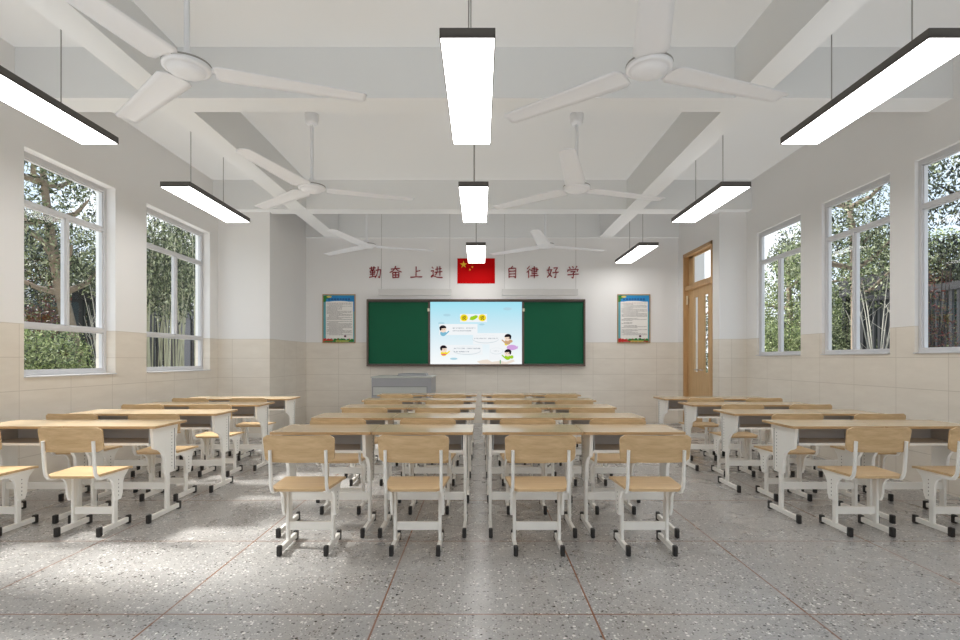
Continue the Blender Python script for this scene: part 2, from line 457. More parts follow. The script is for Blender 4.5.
for x, hx in ((gx0, gx0-.01), (gx1, gx1+.01)):
    q = cpart(MB().box(x-.02, x+.02, YF-.075, YF-.03, bz0+t, bz1-t, bev=.004), 'panel_stile', 'bframe')
    cpart(MB().box(hx-.02, hx+.02, YF-.095, YF-.075, SZ(311.5), SZ(308.5), bev=.005), 'pull_handle', 'cream')
sx0, sx1, sz0, sz1 = SX(430), SX(522.2), SZ(365.0), SZ(301.2)
sc = cpart(MB().box(sx0, sx1, YF-.05, YF-.02, sz0, sz1), 'screen', 'screen')
# picture on the screen: coordinates in the zoomed crop (8 px per photo px from 420,290)
pm = MB(); PMATS = ['e_white','e_yellow','e_dark','e_leaf','e_black','e_skin','e_blue','e_tan','e_purple','e_pink','e_text','e_line','e_sand','e_green','e_cloud']
ix = {n: i for i, n in enumerate(PMATS)}
U = lambda x: SX(420+x/8); V = lambda y: SZ(290+y/8)
lay = [0]
def flat(pts, mat):
    lay[0] += 1; y = YF-.0505-lay[0]*.00006
    pm.add([(U(a), y, V(b)) for a, b in pts], [tuple(range(len(pts)))], ix[mat])
def rect(x0, y0, x1, y1, mat): flat([(x0, y1), (x1, y1), (x1, y0), (x0, y0)], mat)
def ell(cx, cy, rx, ry, mat, n=22, a0=0, a1=360): flat([(cx+rx*math.cos(R(a0+(a1-a0)*k/n)), cy-ry*math.sin(R(a0+(a1-a0)*k/n))) for k in range(n + (1 if a1-a0 < 360 else 0))], mat)
for cx, cy, rx, ry in ((215, 200, 30, 10), (170, 265, 26, 9), (700, 150, 34, 12), (495, 275, 22, 8), (270, 550, 30, 9)): ell(cx, cy, rx, ry, 'e_cloud')
rect(320, 192, 536, 256, 'e_white')
ell(352, 222, 31, 28, 'e_yellow'); ell(498, 222, 31, 28, 'e_yellow')
flat([(396,236),(404,214),(424,208),(446,200),(462,206),(458,220),(442,234),(420,242)], 'e_leaf'); ell(448, 214, 14, 11, 'e_leaf')
rect(155, 272, 460, 360, 'e_white'); rect(425, 345, 700, 435, 'e_white'); rect(160, 440, 500, 520, 'e_white'); rect(556, 436, 745, 560, 'e_white')
ell(320, 322, 96, 34, 'e_white'); ell(525, 392, 105, 34, 'e_line'); ell(525, 390, 103, 31, 'e_white')
ell(375, 484, 112, 34, 'e_line'); ell(375, 482, 110, 31, 'e_white'); ell(612, 488, 52, 26, 'e_line'); ell(612, 487, 50, 24, 'e_white')
random.seed(5)
def line_text(x0, x1, y, h=9):
    x = x0
    while x < x1-4:
        w = random.choice((5, 7, 9)); 
        rect(x, y-h/2, x+w*.35, y+h/2, 'e_text'); rect(x, y-h/2, x+w, y-h/2+2.2, 'e_text')
        if random.random() < .7: rect(x+w*.55, y-h/3, x+w*.8, y+h/2, 'e_text')
        x += w+random.choice((3, 3, 8))
line_text(262, 355, 305); line_text(370, 444, 305); line_text(262, 410, 327)
line_text(435, 535, 388); line_text(545, 625, 388)
line_text(272, 370, 468); line_text(375, 480, 468); line_text(272, 400, 494); line_text(590, 636, 488, 4)
def kid(x, y, body, s=1, flip=1):
    ell(x, y+52*s, 24*s, 22*s, body)
    flat([(x+flip*18*s, y+52*s), (x+flip*46*s, y+30*s), (x+flip*50*s, y+38*s), (x+flip*20*s, y+66*s)], body)
    ell(x, y+20*s, 26*s, 25*s, 'e_skin')
    ell(x-2*flip, y+10*s, 28*s, 23*s, 'e_black', a0=0, a1=190)
    ell(x-20*s*flip, y+16*s, 8*s, 14*s, 'e_black')
    ell(x+8*s*flip, y+22*s, 2.4, 3, 'e_black'); ell(x-6*s*flip, y+22*s, 2.4, 3, 'e_black')
kid(185, 295, 'e_blue'); kid(190, 455, 'e_yellow')
rect(172, 512, 208, 522, 'e_pink')
ell(735, 460, 42, 22, 'e_purple'); ell(690, 432, 14, 12, 'e_yellow')
flat([(765, 455), (785, 448), (782, 468), (768, 474)], 'e_purple')
kid(702, 364, 'e_tan', 1, -1); ell(725, 410, 16, 12, 'e_tan')
flat([(455, 572), (500, 560), (540, 556), (575, 575), (640, 566), (690, 575), (745, 556), (760, 570), (690, 596), (480, 590)], 'e_sand')
kid(702, 486, 'e_leaf', 1, -1); ell(735, 536, 12, 14, 'e_leaf')
rect(638, 560, 646, 590, 'e_green')
def text_mesh(body, size, offset=0.0, extrude=0.0, shear=0.0):
    cu = bpy.data.curves.new('glyph', 'FONT'); cu.body = body; cu.size = size; cu.align_x = 'CENTER'; cu.align_y = 'CENTER'
    cu.offset = offset; cu.extrude = extrude; cu.shear = shear; cu.resolution_u = 4
    o = bpy.data.objects.new('glyph', cu); COL.objects.link(o); bpy.context.view_layer.update()
    dg = bpy.context.evaluated_depsgraph_get(); me = bpy.data.meshes.new_from_object(o.evaluated_get(dg))
    vs = [v.co.copy() for v in me.vertices]; fs = [tuple(p.vertices) for p in me.polygons]
    bpy.data.objects.remove(o); bpy.data.curves.remove(cu); bpy.data.meshes.remove(me)
    if vs:
        cx = (min(v.x for v in vs)+max(v.x for v in vs))/2; cy = (min(v.y for v in vs)+max(v.y for v in vs))/2
        vs = [(v.x-cx, v.y-cy, v.z) for v in vs]
    return vs, fs
for cx in (352, 498):
    vs, fs = text_mesh('说', .085, .001)
    pm.add([(U(cx)+x, YF-.062, V(222)+y) for x, y, z in vs], fs, ix['e_dark'])
pm.build('screen_picture', PMATS, sc)

# ------------------------------------------------------------------ wall characters (brush strokes)
# Stroke data: unit square 0..100, y down.  each stroke: list of points, width
def brush(strokes):
    m = MB()
    for st in strokes:
        w = 8.5; pts = st
        if isinstance(st, tuple): w, pts = st
        P = [Vector((a, 0, -b)) for a, b in pts]
        # densify
        n = len(P); L = []
        for i in range(n-1):
            for k in range(6): L.append(P[i].lerp(P[i+1], k/6))
        L.append(P[-1]); N = len(L); vs = []
        for i, p in enumerate(L):
            dd = (L[min(i+1, N-1)]-L[max(i-1, 0)]).normalized(); nn = Vector((-dd.z, 0, dd.x))
            t = i/(N-1)
            ww = w*(.62+.38*abs(math.cos(math.pi*t)))*(.55 if t > .97 else 1)/2
            vs += [p+nn*ww, p-nn*ww]
        front = [(v.x, -1.5, v.z) for v in vs]; back = [(v.x, 1.5, v.z) for v in vs]
        k = len(vs)
        fs = []
        for i in range(N-1):
            a, b, c, d2 = 2*i, 2*i+1, 2*i+3, 2*i+2
            fs += [(a, b, c, d2), (a+k, d2+k, c+k, b+k), (a, d2, d2+k, a+k), (b, b+k, c+k, c)]
        fs += [(0, k, k+1, 1), (k-2, k-1, 2*k-1, 2*k-2)]
        m.add(front+back, fs)
    return m
CH = {
 '勤': [[(4,20),(54,16)], [(20,6),(20,32)], [(40,4),(38,32)], [(16,32),(42,30)], [(10,42),(12,58)], [(10,42),(48,40),(46,56)], [(12,57),(46,55)],
        [(30,30),(29,90)], [(8,70),(50,66)], [(2,92),(52,82)], [(54,36),(94,30),(90,70),(84,96),(74,86)], [(74,6),(72,40),(62,74),(48,96)]],
 '奋': [[(12,26),(86,20)], [(50,2),(44,22),(26,42),(2,54)], [(50,22),(70,40),(98,50)], [(26,54),(28,98)], [(26,54),(76,51),(73,96)], [(28,74),(73,72)], [(28,95),(73,93)], [(50,52),(50,94)]],
 '上': [[(48,6),(47,88)], [(50,44),(82,38)], (10, [(2,92),(50,88),(98,88)])],
 '进': [[(12,8),(24,22)], [(4,42),(26,38),(20,54),(24,70),(6,84)], (10, [(4,90),(24,80),(56,92),(98,94)]), [(40,28),(90,22)], [(34,52),(96,46)], [(54,6),(54,50),(40,76)], [(76,4),(76,80)]],
 '自': [[(52,2),(40,20)], [(22,22),(24,98)], [(22,22),(78,18),(76,98),(68,92)], [(26,44),(76,41)], [(26,66),(76,64)], [(26,88),(76,86)]],
 '律': [[(26,4),(6,26)], [(30,26),(4,54)], [(19,42),(19,98)], [(44,22),(86,17),(84,46)], [(34,36),(98,30)], [(42,50),(86,46)], [(42,64),(88,60)], [(34,80),(98,76)], [(64,4),(64,99)]],
 '好': [[(24,6),(12,52),(44,90)], [(40,30),(30,66),(4,94)], [(2,36),(46,30)], [(56,18),(90,14),(70,38)], [(72,36),(76,60),(72,96),(60,88)], (9, [(48,56),(98,50)])],
 '学': [[(18,8),(28,24)], [(46,3),(52,20)], [(82,2),(66,24)], [(10,30),(6,48)], [(10,34),(92,28),(82,46)], [(30,48),(68,44),(50,60)], [(50,58),(54,78),(50,98),(38,92)], (9, [(6,72),(96,66)])],
}
ordn = ['first', 'second', 'third', 'fourth', 'fifth', 'sixth', 'seventh', 'eighth']
near_txt = ['far left of the motto', 'second from left in the motto', 'third from left in the motto', 'just left of the flag', 'just right of the flag', 'second right of the flag', 'third right of the flag', 'far right end of the motto']
for i, (ch, px) in enumerate(zip('勤奋上进自律好学', (374.6, 395.2, 416, 436.4, 512.5, 532.8, 553.2, 573.6))):
    mb = brush(CH[ch]); s = .236/100
    mb.v = [((x-50)*s, y*s*2.2, (z+50)*s) for x, y, z in mb.v]
    o = mb.build('wall_character', 'darkred', loc=(SX(px), YF-.008, SZ(271.6)))
    tag(o, 'dark red character %s on the front wall, %s' % (ch, near_txt[i]), 'wall lettering', 'motto characters above the chalkboard')

# flag
fl = empty('flag', (SX(476), YF, SZ(283)), 'red five-star flag on the front wall above the screen', 'flag')
fx0, fx1, fz0, fz1 = SX(457.2), SX(495), SZ(283), SZ(257.8)
o = MB().box(fx0, fx1, YF-.012, YF, fz0, fz1).build('flag_cloth', 'red', fl); o.location = -fl.location
def star(cx, cz, r, rot=0):
    pts = []
    for k in range(10):
        a = math.pi/2 + rot + k*math.pi/5; rr = r if k % 2 == 0 else r*.382
        pts.append((cx+rr*math.cos(a), cz+rr*math.sin(a)))
    o = MB().prism(pts[::-1], 'y', YF-.014, YF-.0115).build('star', 'yellow', fl); o.location = -fl.location
W = fx1-fx0; Hh = fz1-fz0; u = W/30
star(fx0+5*u, fz1-5*u, 3*u)
for a, b in ((10, 2), (12, 4), (12, 7), (10, 9)): star(fx0+a*u, fz1-b*u, u, math.atan2(b-5, 5-a)+math.pi)

# posters
def poster(px0, px1, label, seed):
    random.seed(seed)
    x0, x1, z0, z1 = SX(px0), SX(px1), SZ(343), SZ(294)
    e = empty('wall_poster', ((x0+x1)/2, YF, z0), label, 'poster', 'rule posters beside the chalkboard'); w = x1-x0; h = z1-z0
    L = -e.location
    m = MB(); t = .016
    m.box(x0, x0+t, YF-.025, YF, z0, z1); m.box(x1-t, x1, YF-.025, YF, z0, z1); m.box(x0+t, x1-t, YF-.025, YF, z0, z0+t); m.box(x0+t, x1-t, YF-.025, YF, z1-t, z1)
    o = m.build('poster_frame', 'gold', e); o.location = L
    mats = ['sky_blue', 'teal', 'paper', 'navy', 'ink', 'pgreen', 'pred', 'pyellow', 'pplum']
    p = MB(); cnt = [0]
    X = lambda u: x0+u*w; Z = lambda v: z1-v*h
    def r(u0, v0, u1, v1, mi):
        cnt[0] += 1; y = YF-.0125-cnt[0]*.00002
        p.quad((X(u0), y, Z(v1)), (X(u1), y, Z(v1)), (X(u1), y, Z(v0)), (X(u0), y, Z(v0)), mi)
    def e2(cu, cv, ru, rv, mi, n=14):
        cnt[0] += 1; y = YF-.0125-cnt[0]*.00002
        p.add([(X(cu+ru*math.cos(2*math.pi*k/n)), y, Z(cv+rv*math.sin(2*math.pi*k/n))) for k in range(n)][::-1], [tuple(range(n))], mi)
    p.box(x0+t, x1-t, YF-.012, YF-.004, z0+t, z1-t, 1)
    r(.04, .03, .97, .16, 0); r(.86, .1, .97, .35, 0)
    r(.1, .15, .93, .93, 2); e2(.5, .155, .3, .02, 2)
    e2(.1, .06, .1, .035, 5); e2(.06, .12, .05, .04, 5); e2(.2, .05, .08, .02, 7)
    for k in range(8): # title blocks
        u0 = .18+k*.085; r(u0, .085, u0+.02, .12, 3); r(u0, .085, u0+.06, .093, 3); r(u0+.035, .09, u0+.055, .122, 3)
    v = .175
    while v < .84:
        if random.random() > .12:
            u = .13 if random.random() > .35 else .2; end = random.choice((.9, .9, .88, .45, .6))
            while u < end:
                du = random.uniform(.012, .04); r(u, v, min(u+du, .9), v+.009, 4); u += du+random.uniform(.006, .02)
        v += .021
    for k in range(9): e2(.08+k*.1+random.uniform(-.02, .02), .945, .06, .03+.02*random.random(), 6 if k < 3 else 5)
    for k in range(5): r(.1+k*.18, .9, .115+k*.18, .95, 6 if k % 2 == 0 else 5)
    r(.05, .955, .95, .975, 6 if seed == 2 else 5); e2(.69, .86, .035, .022, 8); r(.4, .95, .8, .966, 7)
    o = p.build('poster_sheet', mats, e); o.location = L
poster(321.8, 354.8, 'framed rules poster with blue header on the wall left of the chalkboard', 1)
poster(618, 651, 'framed rules poster with blue header between the chalkboard and the door', 2)

# board lights hanging in front of the wall above the chalkboard
for i, (a, b, s) in enumerate(((378.8, 451.5, 'left'), (502, 577.5, 'right'))):
    Y = 9.76; k = 533.3/Y; x0, x1 = (a-480.5)/k, (b-480.5)/k; zz = 1.2+(359.5-292.4)/k
    e = empty('board_light', ((x0+x1)/2, Y, zz), 'slim white board lamp hung above the %s half of the chalkboard' % s, 'lamp', 'slim lamps above the chalkboard')
    w2 = (x1-x0)/2
    MB().prism([(-.05, -.055), (.03, -.055), (.05, .0), (.03, .055), (-.05, .055)], 'x', -w2, w2).build('lamp_housing', simple('board_lamp_white_'+s, (206, 204, 202), .5), e)
    for dx in (-w2+.05, w2-.03):
        MB().tube([(dx, 0, .05), (dx, 0, ZC-zz)], .0028, 6).build('cable', 'cable', e)

# ------------------------------------------------------------------ teacher podium
px0, px1, py0, py1 = -1.76, -.79, 8.60, 9.45
e = empty('teacher_podium', (px0, py0, 0), 'grey steel teaching podium below the left half of the chalkboard', 'podium')
w, dp = px1-px0, py1-py0
MB().box(0, w, 0, dp, 0, .90, bev=.012).build('podium_body', 'podium', e)
MB().box(-.01, w+.012, -.01, dp, .90, .925, bev=.008).build('podium_top', 'podium_light', e)
MB().prism([(.36, .925), (.86, .925), (.84, .965), (.38, .965)], 'y', .35, .7).build('raised_lid', 'podium', e)
m = MB()
for a, b, c, d2 in ((.02, .90, .755, .762), (.02, .90, .615, .622), (.02, .027, .62, .76), (.893, .90, .62, .76)): m.box(a, b, -.004, .002, c, d2)
fr = MB().box(.027, .893, -.003, .002, .622, .755).build('drawer_front', 'podium_light', e)
m.build('drawer_seam', 'podline', fr)
m = MB(); m.box(.02, .46, -.006, .002, .06, .58, bev=.003); 
m.build('cabinet_door', 'podium_light', e); m = MB(); m.box(.475, .915, -.006, .002, .06, .58, bev=.003); m.build('cabinet_door', 'podium_light', e)

# ------------------------------------------------------------------ pendant lamps
HL = 1.75
def lamp(cx, y0, y1, label):
    z = 1.2+HL; w = .305; L = y1-y0
    e = empty('pendant_lamp', (cx, (y0+y1)/2, z), label, 'ceiling lamp', 'linear pendant lamps')
    m = MB(); m.box(-w/2, w/2, -L/2, L/2, .004, .054, bev=.003)
    t = .006
    m.box(-w/2, -w/2+t, -L/2, L/2, -.0005, .01); m.box(w/2-t, w/2, -L/2, L/2, -.0005, .01); m.box(-w/2, w/2, -L/2, -L/2+t, -.0005, .01); m.box(-w/2, w/2, L/2-t, L/2, -.0005, .01)
    m.build('lamp_housing', 'housing', e)
    MB().box(-w/2+t, w/2-t, -L/2+t, L/2-t, 0, .006).build('lamp_diffuser', 'lamp', e)
    MB().box(-w/2+.03, w/2-.03, -L/2+.03, L/2-.03, .054, .057).build('added_fill_strip', 'ceiling_fill', e)  # glowing strip added on top, out of sight, to brighten the ceiling
    for f in (-.29, .22):
        MB().tube([(0, f*L, .05), (0, f*L, ZC-z)], .0045, 6).build('cable', 'cable', e)
YS = [(533.3*HL/a, 533.3*HL/b) for a, b in ((322, 215.2), (172.8, 137), (113.8, 96.5))]
rn = ['nearest and largest', 'middle', 'farthest and smallest']
for i, (a, b) in enumerate(YS):
    lamp(-.071, a, b, ('%s of the three white pendant lamps down the room centre' % rn[i]))
    lamp(HL*1.48, a, b, ('%s of the three white pendant lamps along the right' % rn[i]))
    if i < 2: lamp(-HL*1.768, a, b, ['larger near white pendant lamp by the left windows', 'smaller farther white pendant lamp by the left windows'][i])
for cx, s in ((-.071, 'central'), (HL*1.48, 'right'), (-HL*1.768, 'left')):  # unseen lamps added behind the camera for extra light
    lamp(cx, -.9, .55, 'added unseen white pendant lamp for fill light behind the camera, %s line' % s)

# ------------------------------------------------------------------ ceiling fans
def make_fan():
    e = empty('ceiling_fan', (0, 0, 0)); H = ZC-3.12
    MB().lathe([(.012, H-.12), (.05, H-.118), (.068, H-.095), (.075, H-.05), (.078, H)], seg=28).build('ceiling_canopy', 'fan', e)
    MB().tube([(0, 0, .06), (0, 0, H-.1)], .019, 14).build('rod', 'fan', e)
    MB().lathe([(.03, .10), (.045, .085), (.05, .055), (.10, .045), (.142, .03), (.150, .012), (.148, -.004), (.125, -.014), (.12, -.008), (.11, -.03), (.05, -.04), (.01, -.042)][::-1], seg=40).build('motor_housing', 'fan', e)
    MB().lathe([(.1505, .014), (.152, .02), (.1505, .026)], seg=40).build('trim_ring', 'cable', e)
    for k, deg in enumerate((19.5, 140.5, 255.5)):
        m = MB(); n = 14; vs = []; fs = []
        prof = []
        for i in range(n):
            t = (0, .018, .035, .1, .2, .3, .4, .5, .6, .7, .8, .9, .97, 1.0)[i]; r = .165+t*(1.165-.165)
            hw = (.085 + (.112-.085)*min(1, t/.035)) if t < .035 else .112-.034*((t-.035)/.965)
            if t > .97: hw *= math.sqrt(max(0.15, 1-((t-.97)/.03)**2*.6))
            prof.append((r, hw))
        cols = 6; pitch = R(-3.5)
        for lay_z in (.0035, -.0035):
            for r, hw in prof:
                for c in range(cols):
                    v = -hw + 2*hw*c/(cols-1)
                    z = -v*math.sin(pitch) + .010*(1-(v/hw)**2) - .006 + lay_z
                    vs.append((r, v*math.cos(pitch), z))
        N = n*cols
        for i in range(n-1):
            for c in range(cols-1):
                a = i*cols+c; fs.append((a, a+cols, a+cols+1, a+1)); fs.append((N+a, N+a+1, N+a+cols+1, N+a+cols))
            a = i*cols; fs.append((a, a+N, a+N+cols, a+cols)); a = i*cols+cols-1; fs.append((a, a+cols, a+N+cols, a+N))
        a = 0; 
        for c in range(cols-1):
            fs.append((c, c+1, N+c+1, N+c)); b = (n-1)*cols+c; fs.append((b, N+b, N+b+1, b+1))
        m.add(vs, fs, 0, True); b = m.build('fan_blade', 'fan', e); b.rotation_euler = (0, 0, R(deg))
        MB().box(.10, .26, -.025, .025, .004, .014, bev=.003).build('blade_arm', 'fan', b)
    return e
fan0 = make_fan()
fl_l = ['nearest white three-blade ceiling fan on the left', 'middle white three-blade ceiling fan on the left', 'farthest small white ceiling fan on the left near the front wall']
fl_r = ['nearest white three-blade ceiling fan on the right', 'middle white three-blade ceiling fan on the right', 'farthest small white ceiling fan on the right near the front wall']
first = True
for i, Y in enumerate((3.515, 5.99, 9.0)):
    for x, ls in (((-1.935, -1.895, -1.92)[i], fl_l), ((1.112, 1.08, 1.09)[i], fl_r)):
        f = fan0 if first else copy_tree(fan0); first = False
        f.location = (x, Y, 3.12); tag(f, ls[i], 'ceiling fan', 'white ceiling fans')

# ------------------------------------------------------------------ furniture
def cap_foot(m, x, y, s):
    m.box(x-.0135, x+.0135, y-.018, y+.018, 0, .064, bev=.008)
def runner(e, x, y0, y1):
    o = MB().box(x-.012, x+.012, y0+.03, y1-.03, .016, .052, bev=.005).build('foot_runner', 'white', e)
    for y, s in ((y0+.018, 1), (y1-.018, -1)):
        m = MB(); cap_foot(m, x, y, s); m.build('rubber_foot', 'rubber', o)
def make_chair():
    e = empty('school_chair')
    # seat: laminated, slightly dished with rounded corners
    nx, ny = 14, 12; vs = []
    y0, y1 = -.045, .312
    for lz in (0, -.016):
        for j in range(ny+1):
            tj = j/ny; y = y0+(y1-y0)*tj; hw = .172+.028*tj
            ej = min(tj, 1-tj)*(y1-y0); rc = .035
            if ej < rc: hw -= rc-math.sqrt(max(0, rc*rc-(rc-ej)**2))
            for i in range(nx+1):
                u = -1+2*i/nx
                z = .432 - .006*math.cos(u*math.pi/2)*math.sin(math.pi*tj) - (.010*(max(0, (tj-.8)/.2))**2) - .008*(max(0, (.15-tj)/.15))**2
                vs.append((u*hw, y, z+lz))
    N = (nx+1)*(ny+1); fs = []
    for j in range(ny):
        for i in range(nx):
            a = j*(nx+1)+i; fs.append((a, a+1, a+nx+2, a+nx+1)); fs.append((N+a, N+a+nx+1, N+a+nx+2, N+a+1))
    rim = [i for i in range(nx+1)] + [j*(nx+1)+nx for j in range(1, ny+1)] + [ny*(nx+1)+i for i in range(nx-1, -1, -1)] + [j*(nx+1) for j in range(ny-1, 0, -1)]
    m = MB(); m.add(vs, fs, 0, True)
    m.add(vs, [(rim[k], rim[k]+N, rim[(k+1) % len(rim)]+N, rim[(k+1) % len(rim)]) for k in range(len(rim))], 0)
    seat = m.build('seat', 'seatwood', e)
    m = MB()
    for sx in (-1, 1):
        for yy in (.03, .2): m.lathe([(.006, 0), (.005, .002)], (sx*.145, yy, .4275), 10)
    m.build('seat_screw', 'white', seat)
    # backrest
    nx, nz = 20, 10; vs = []
    for ly in (0, .013):
        for j in range(nz+1):
            t = j/nz; z = .585+.165*t; hw = .207+.008*t
            ej = min(t, 1-t)*.165; rc = .03
            if ej < rc: hw -= rc-math.sqrt(max(0, rc*rc-(rc-ej)**2))
            for i in range(nx+1):
                u = -1+2*i/nx; x = u*hw
                y = -.070 - .028*t + .038*(x/.215)**2
                vs.append((x, y+ly, z))
    N = (nx+1)*(nz+1); fs = []
    for j in range(nz):
        for i in range(nx):
            a = j*(nx+1)+i; fs.append((a, a+1, a+nx+2, a+nx+1)); fs.append((N+a, N+a+nx+1, N+a+nx+2, N+a+1))
    rim = [i for i in range(nx+1)] + [j*(nx+1)+nx for j in range(1, nz+1)] + [nz*(nx+1)+i for i in range(nx-1, -1, -1)] + [j*(nx+1) for j in range(nz-1, 0, -1)]
    m = MB(); m.add(vs, fs, 0, True)
    m.add(vs, [(rim[k], rim[k]+N, rim[(k+1) % len(rim)]+N, rim[(k+1) % len(rim)]) for k in range(len(rim))], 0)
    m.build('backrest', 'seatwood', e)
    for s in (-1, 1):
        x = s*.166
        pth = [(x, -.071, .66), (x, -.066, .60), (x, -.060, .52), (x, -.055, .46), (x, -.046, .428), (x, -.028, .408), (x*.99, 0, .400), (x*.985, .05, .399), (x*.98, .14, .399)]
        MB().tube(pth, .0135, 10, ry=.75).build('back_tube', 'white', e)
        # plate sleeve with holes
        prof = [(.03, .412), (.285, .412), (.27, .395), (.235, .362), (.222, .33), (.216, .25), (.20, .212), (.145, .212), (.128, .25), (.12, .33), (.105, .36), (.06, .392)]
        xa, xb = s*.153, s*.170
        m = MB(); m.prism(prof if s > 0 else prof, 'x', min(xa, xb), max(xa, xb))
        br = m.build('side_bracket', 'white', e, weld=True, bevel=.002)
        m = MB()
        for k in range(5):
            m.lathe([(.0045, 0), (.0045, .0008)], (0, 0, 0), 8)
            # turn disc to face sideways
            st = len(m.v)-32
            for q in range(st, len(m.v)):
                vx, vy, vz = m.v[q]; m.v[q] = (s*(.1702+vz), .170+vx, .245+k*.027+vy)
        m.build('adjusting_hole', 'hole', br)
        MB().box(s*.143-.010, s*.143+.010, .150, .190, .04, .375, bev=.006).build('leg', 'white', e)
        runner(e, s*.143, 0, .335)
    MB().box(-.134, .134, .160, .180, .112, .166, bev=.005).build('crossbar', 'white', e)
    return e

def make_desk():
    e = empty('school_desk')
    w = .683; dpt = .434
    # tabletop with rounded corners
    def rr(x0, x1, y0, y1, r, n=5):
        pts = []
        for cx, cy, a0 in ((x1-r, y0+r, -90), (x1-r, y1-r, 0), (x0+r, y1-r, 90), (x0+r, y0+r, 180)):
            for k in range(n+1):
                a = R(a0+90*k/n); pts.append((cx+r*math.cos(a), cy+r*math.sin(a)))
        return pts
    m = MB(); pts = rr(-w/2+.001, w/2-.001, 0, dpt, .016)
    n = len(pts)
    top = [(x, y, .713) for x, y in pts]; bot = [(x, y, .695) for x, y in pts]
    m.add(top, [tuple(range(n))], 0); m.add(bot, [tuple(range(n))[::-1]], 1)
    m.add(bot+top, [(i, (i+1) % n, n+(i+1) % n, n+i) for i in range(n)], 1)
    m.build('tabletop', ['topwood', 'edge'], e)
    # book tray
    m = MB(); t = .004; x = .268
    m.box(-x, x, .05, .34, .576, .580); m.box(-x, x, .336, .34, .58, .694); m.box(-x, -x+t, .05, .34, .58, .694); m.box(x-t, x, .05, .34, .58, .694)
    tr = m.build('book_tray', 'tray', e)
    MB().box(-x, x, .044, .051, .566, .584, bev=.002).build('tray_lip', 'white', tr)
    for s in (-1, 1):
        prof = [(.04, .694), (.372, .694), (.362, .63), (.345, .56), (.343, .34), (.325, .325), (.215, .325), (.205, .345), (.203, .42), (.195, .455), (.17, .49), (.135, .515), (.09, .528), (.062, .54), (.055, .565)]
        xa, xb = s*.274, s*.298
        br = MB().prism(prof, 'x', min(xa, xb), max(xa, xb)).build('side_bracket', 'white', e, weld=True, bevel=.003)
        m = MB()
        for k in range(11):
            st = len(m.v); m.lathe([(.0042, 0), (.0042, .0008)], (0, 0, 0), 8)
            for q in range(st, len(m.v)):
                vx, vy, vz = m.v[q]; m.v[q] = (s*(.2982+vz), .285+vx, .37+k*.026+vy)
        m.box(min(s*.297, s*.301), max(s*.297, s*.301), .318, .322, .335, .66)
        m.build('adjusting_hole', 'hole', br)
        MB().box(s*.284-.011, s*.284+.011, .225, .268, .04, .36, bev=.006).build('leg', 'white', e)
        runner(e, s*.284, 0, .425)
    MB().box(-.274, .274, .237, .256, .196, .252, bev=.005).build('crossbar', 'white', e)
    m = MB(); m.box(-.004, .004, .237, .256, 0, 0.001)
    return e

chair0, desk0 = make_chair(), make_desk()
firstc = [True]; firstd = [True]
def put(proto, flag, loc, label, cat, group, rz=0):
    o = proto if flag[0] else copy_tree(proto); flag[0] = False
    o.location = loc; o.rotation_euler = (0, 0, rz); tag(o, label, cat, group); return o
rows5 = ['nearest row', 'second nearest row', 'middle row', 'second farthest row', 'row by the chalkboard']
rows4 = ['nearest row', 'second nearest row', 'third nearest row', 'farthest row']
DW = .685
random.seed(3)
blocks = [('left window pair', (-3.395, -2.712), 'wall-side desk', 'aisle-side desk', [3.885, 4.79, 5.72, 6.60], rows4, .295),
          ('centre-left pair', (-1.078, -.393), 'left desk', 'right desk', [3.575, 4.45, 5.385, 6.335, 7.295], rows5, .335),
          ('centre-right pair', (.353, 1.040), 'left desk', 'right desk', [3.575, 4.45, 5.385, 6.335, 7.295], rows5, .335),
          ('right window pair', (2.614, 3.299), 'aisle-side desk', 'wall-side desk', [3.885, 4.79, 5.72, 6.60], rows4, .295)]
for bname, xs, la, lb, ys, rows, off in blocks:
    for i, y in enumerate(ys):
        for x, l in zip(xs, (la, lb)):
            put(desk0, firstd, (x, y, 0), 'wood-topped school desk, %s, %s of %s' % (rows[i], l, bname), 'desk', 'school desks in rows')
            cx = x-.008 if bname.startswith('centre-l') else x+.006 if bname.startswith('centre') else x + (.03 if x > 0 else -.01)
            cy = y-off
            put(chair0, firstc, (cx, cy, 0), 'wooden school chair, %s, at %s of %s' % (rows[i], l, bname), 'chair', 'school chairs in rows')

# ------------------------------------------------------------------ outdoors
MB().box(-40, XL-WT, -20, 50, -.3, -.12).build('ground', 'bounce_paving', kind='structure')
MB().box(XR+WT, 40, -20, 50, -.3, -.12).build('ground', 'bounce_paving', kind='structure')

def leaves(m, c, rad, n, size, mi=0, hang=0):
    cx, cy, cz = c; n = int(n*3.8); size *= .48
    for _ in range(n):
        while True:
            p = Vector((random.uniform(-1, 1), random.uniform(-1, 1), random.uniform(-1, 1)))
            if .25 < p.length < 1: break
        p = Vector((cx+p.x*rad[0], cy+p.y*rad[1], cz+p.z*rad[2]))
        a = Vector((random.gauss(0, 1), random.gauss(0, 1), random.gauss(0, 1)-hang)).normalized()
        b = a.orthogonal().normalized(); b = Matrix.Rotation(random.uniform(0, 6.28), 3, a) @ b
        s = size*random.uniform(.6, 1.4)
        m.add([p-a*s, p+b*s*.38, p+a*s, p-b*s*.38], [(0, 1, 2, 3)], mi)

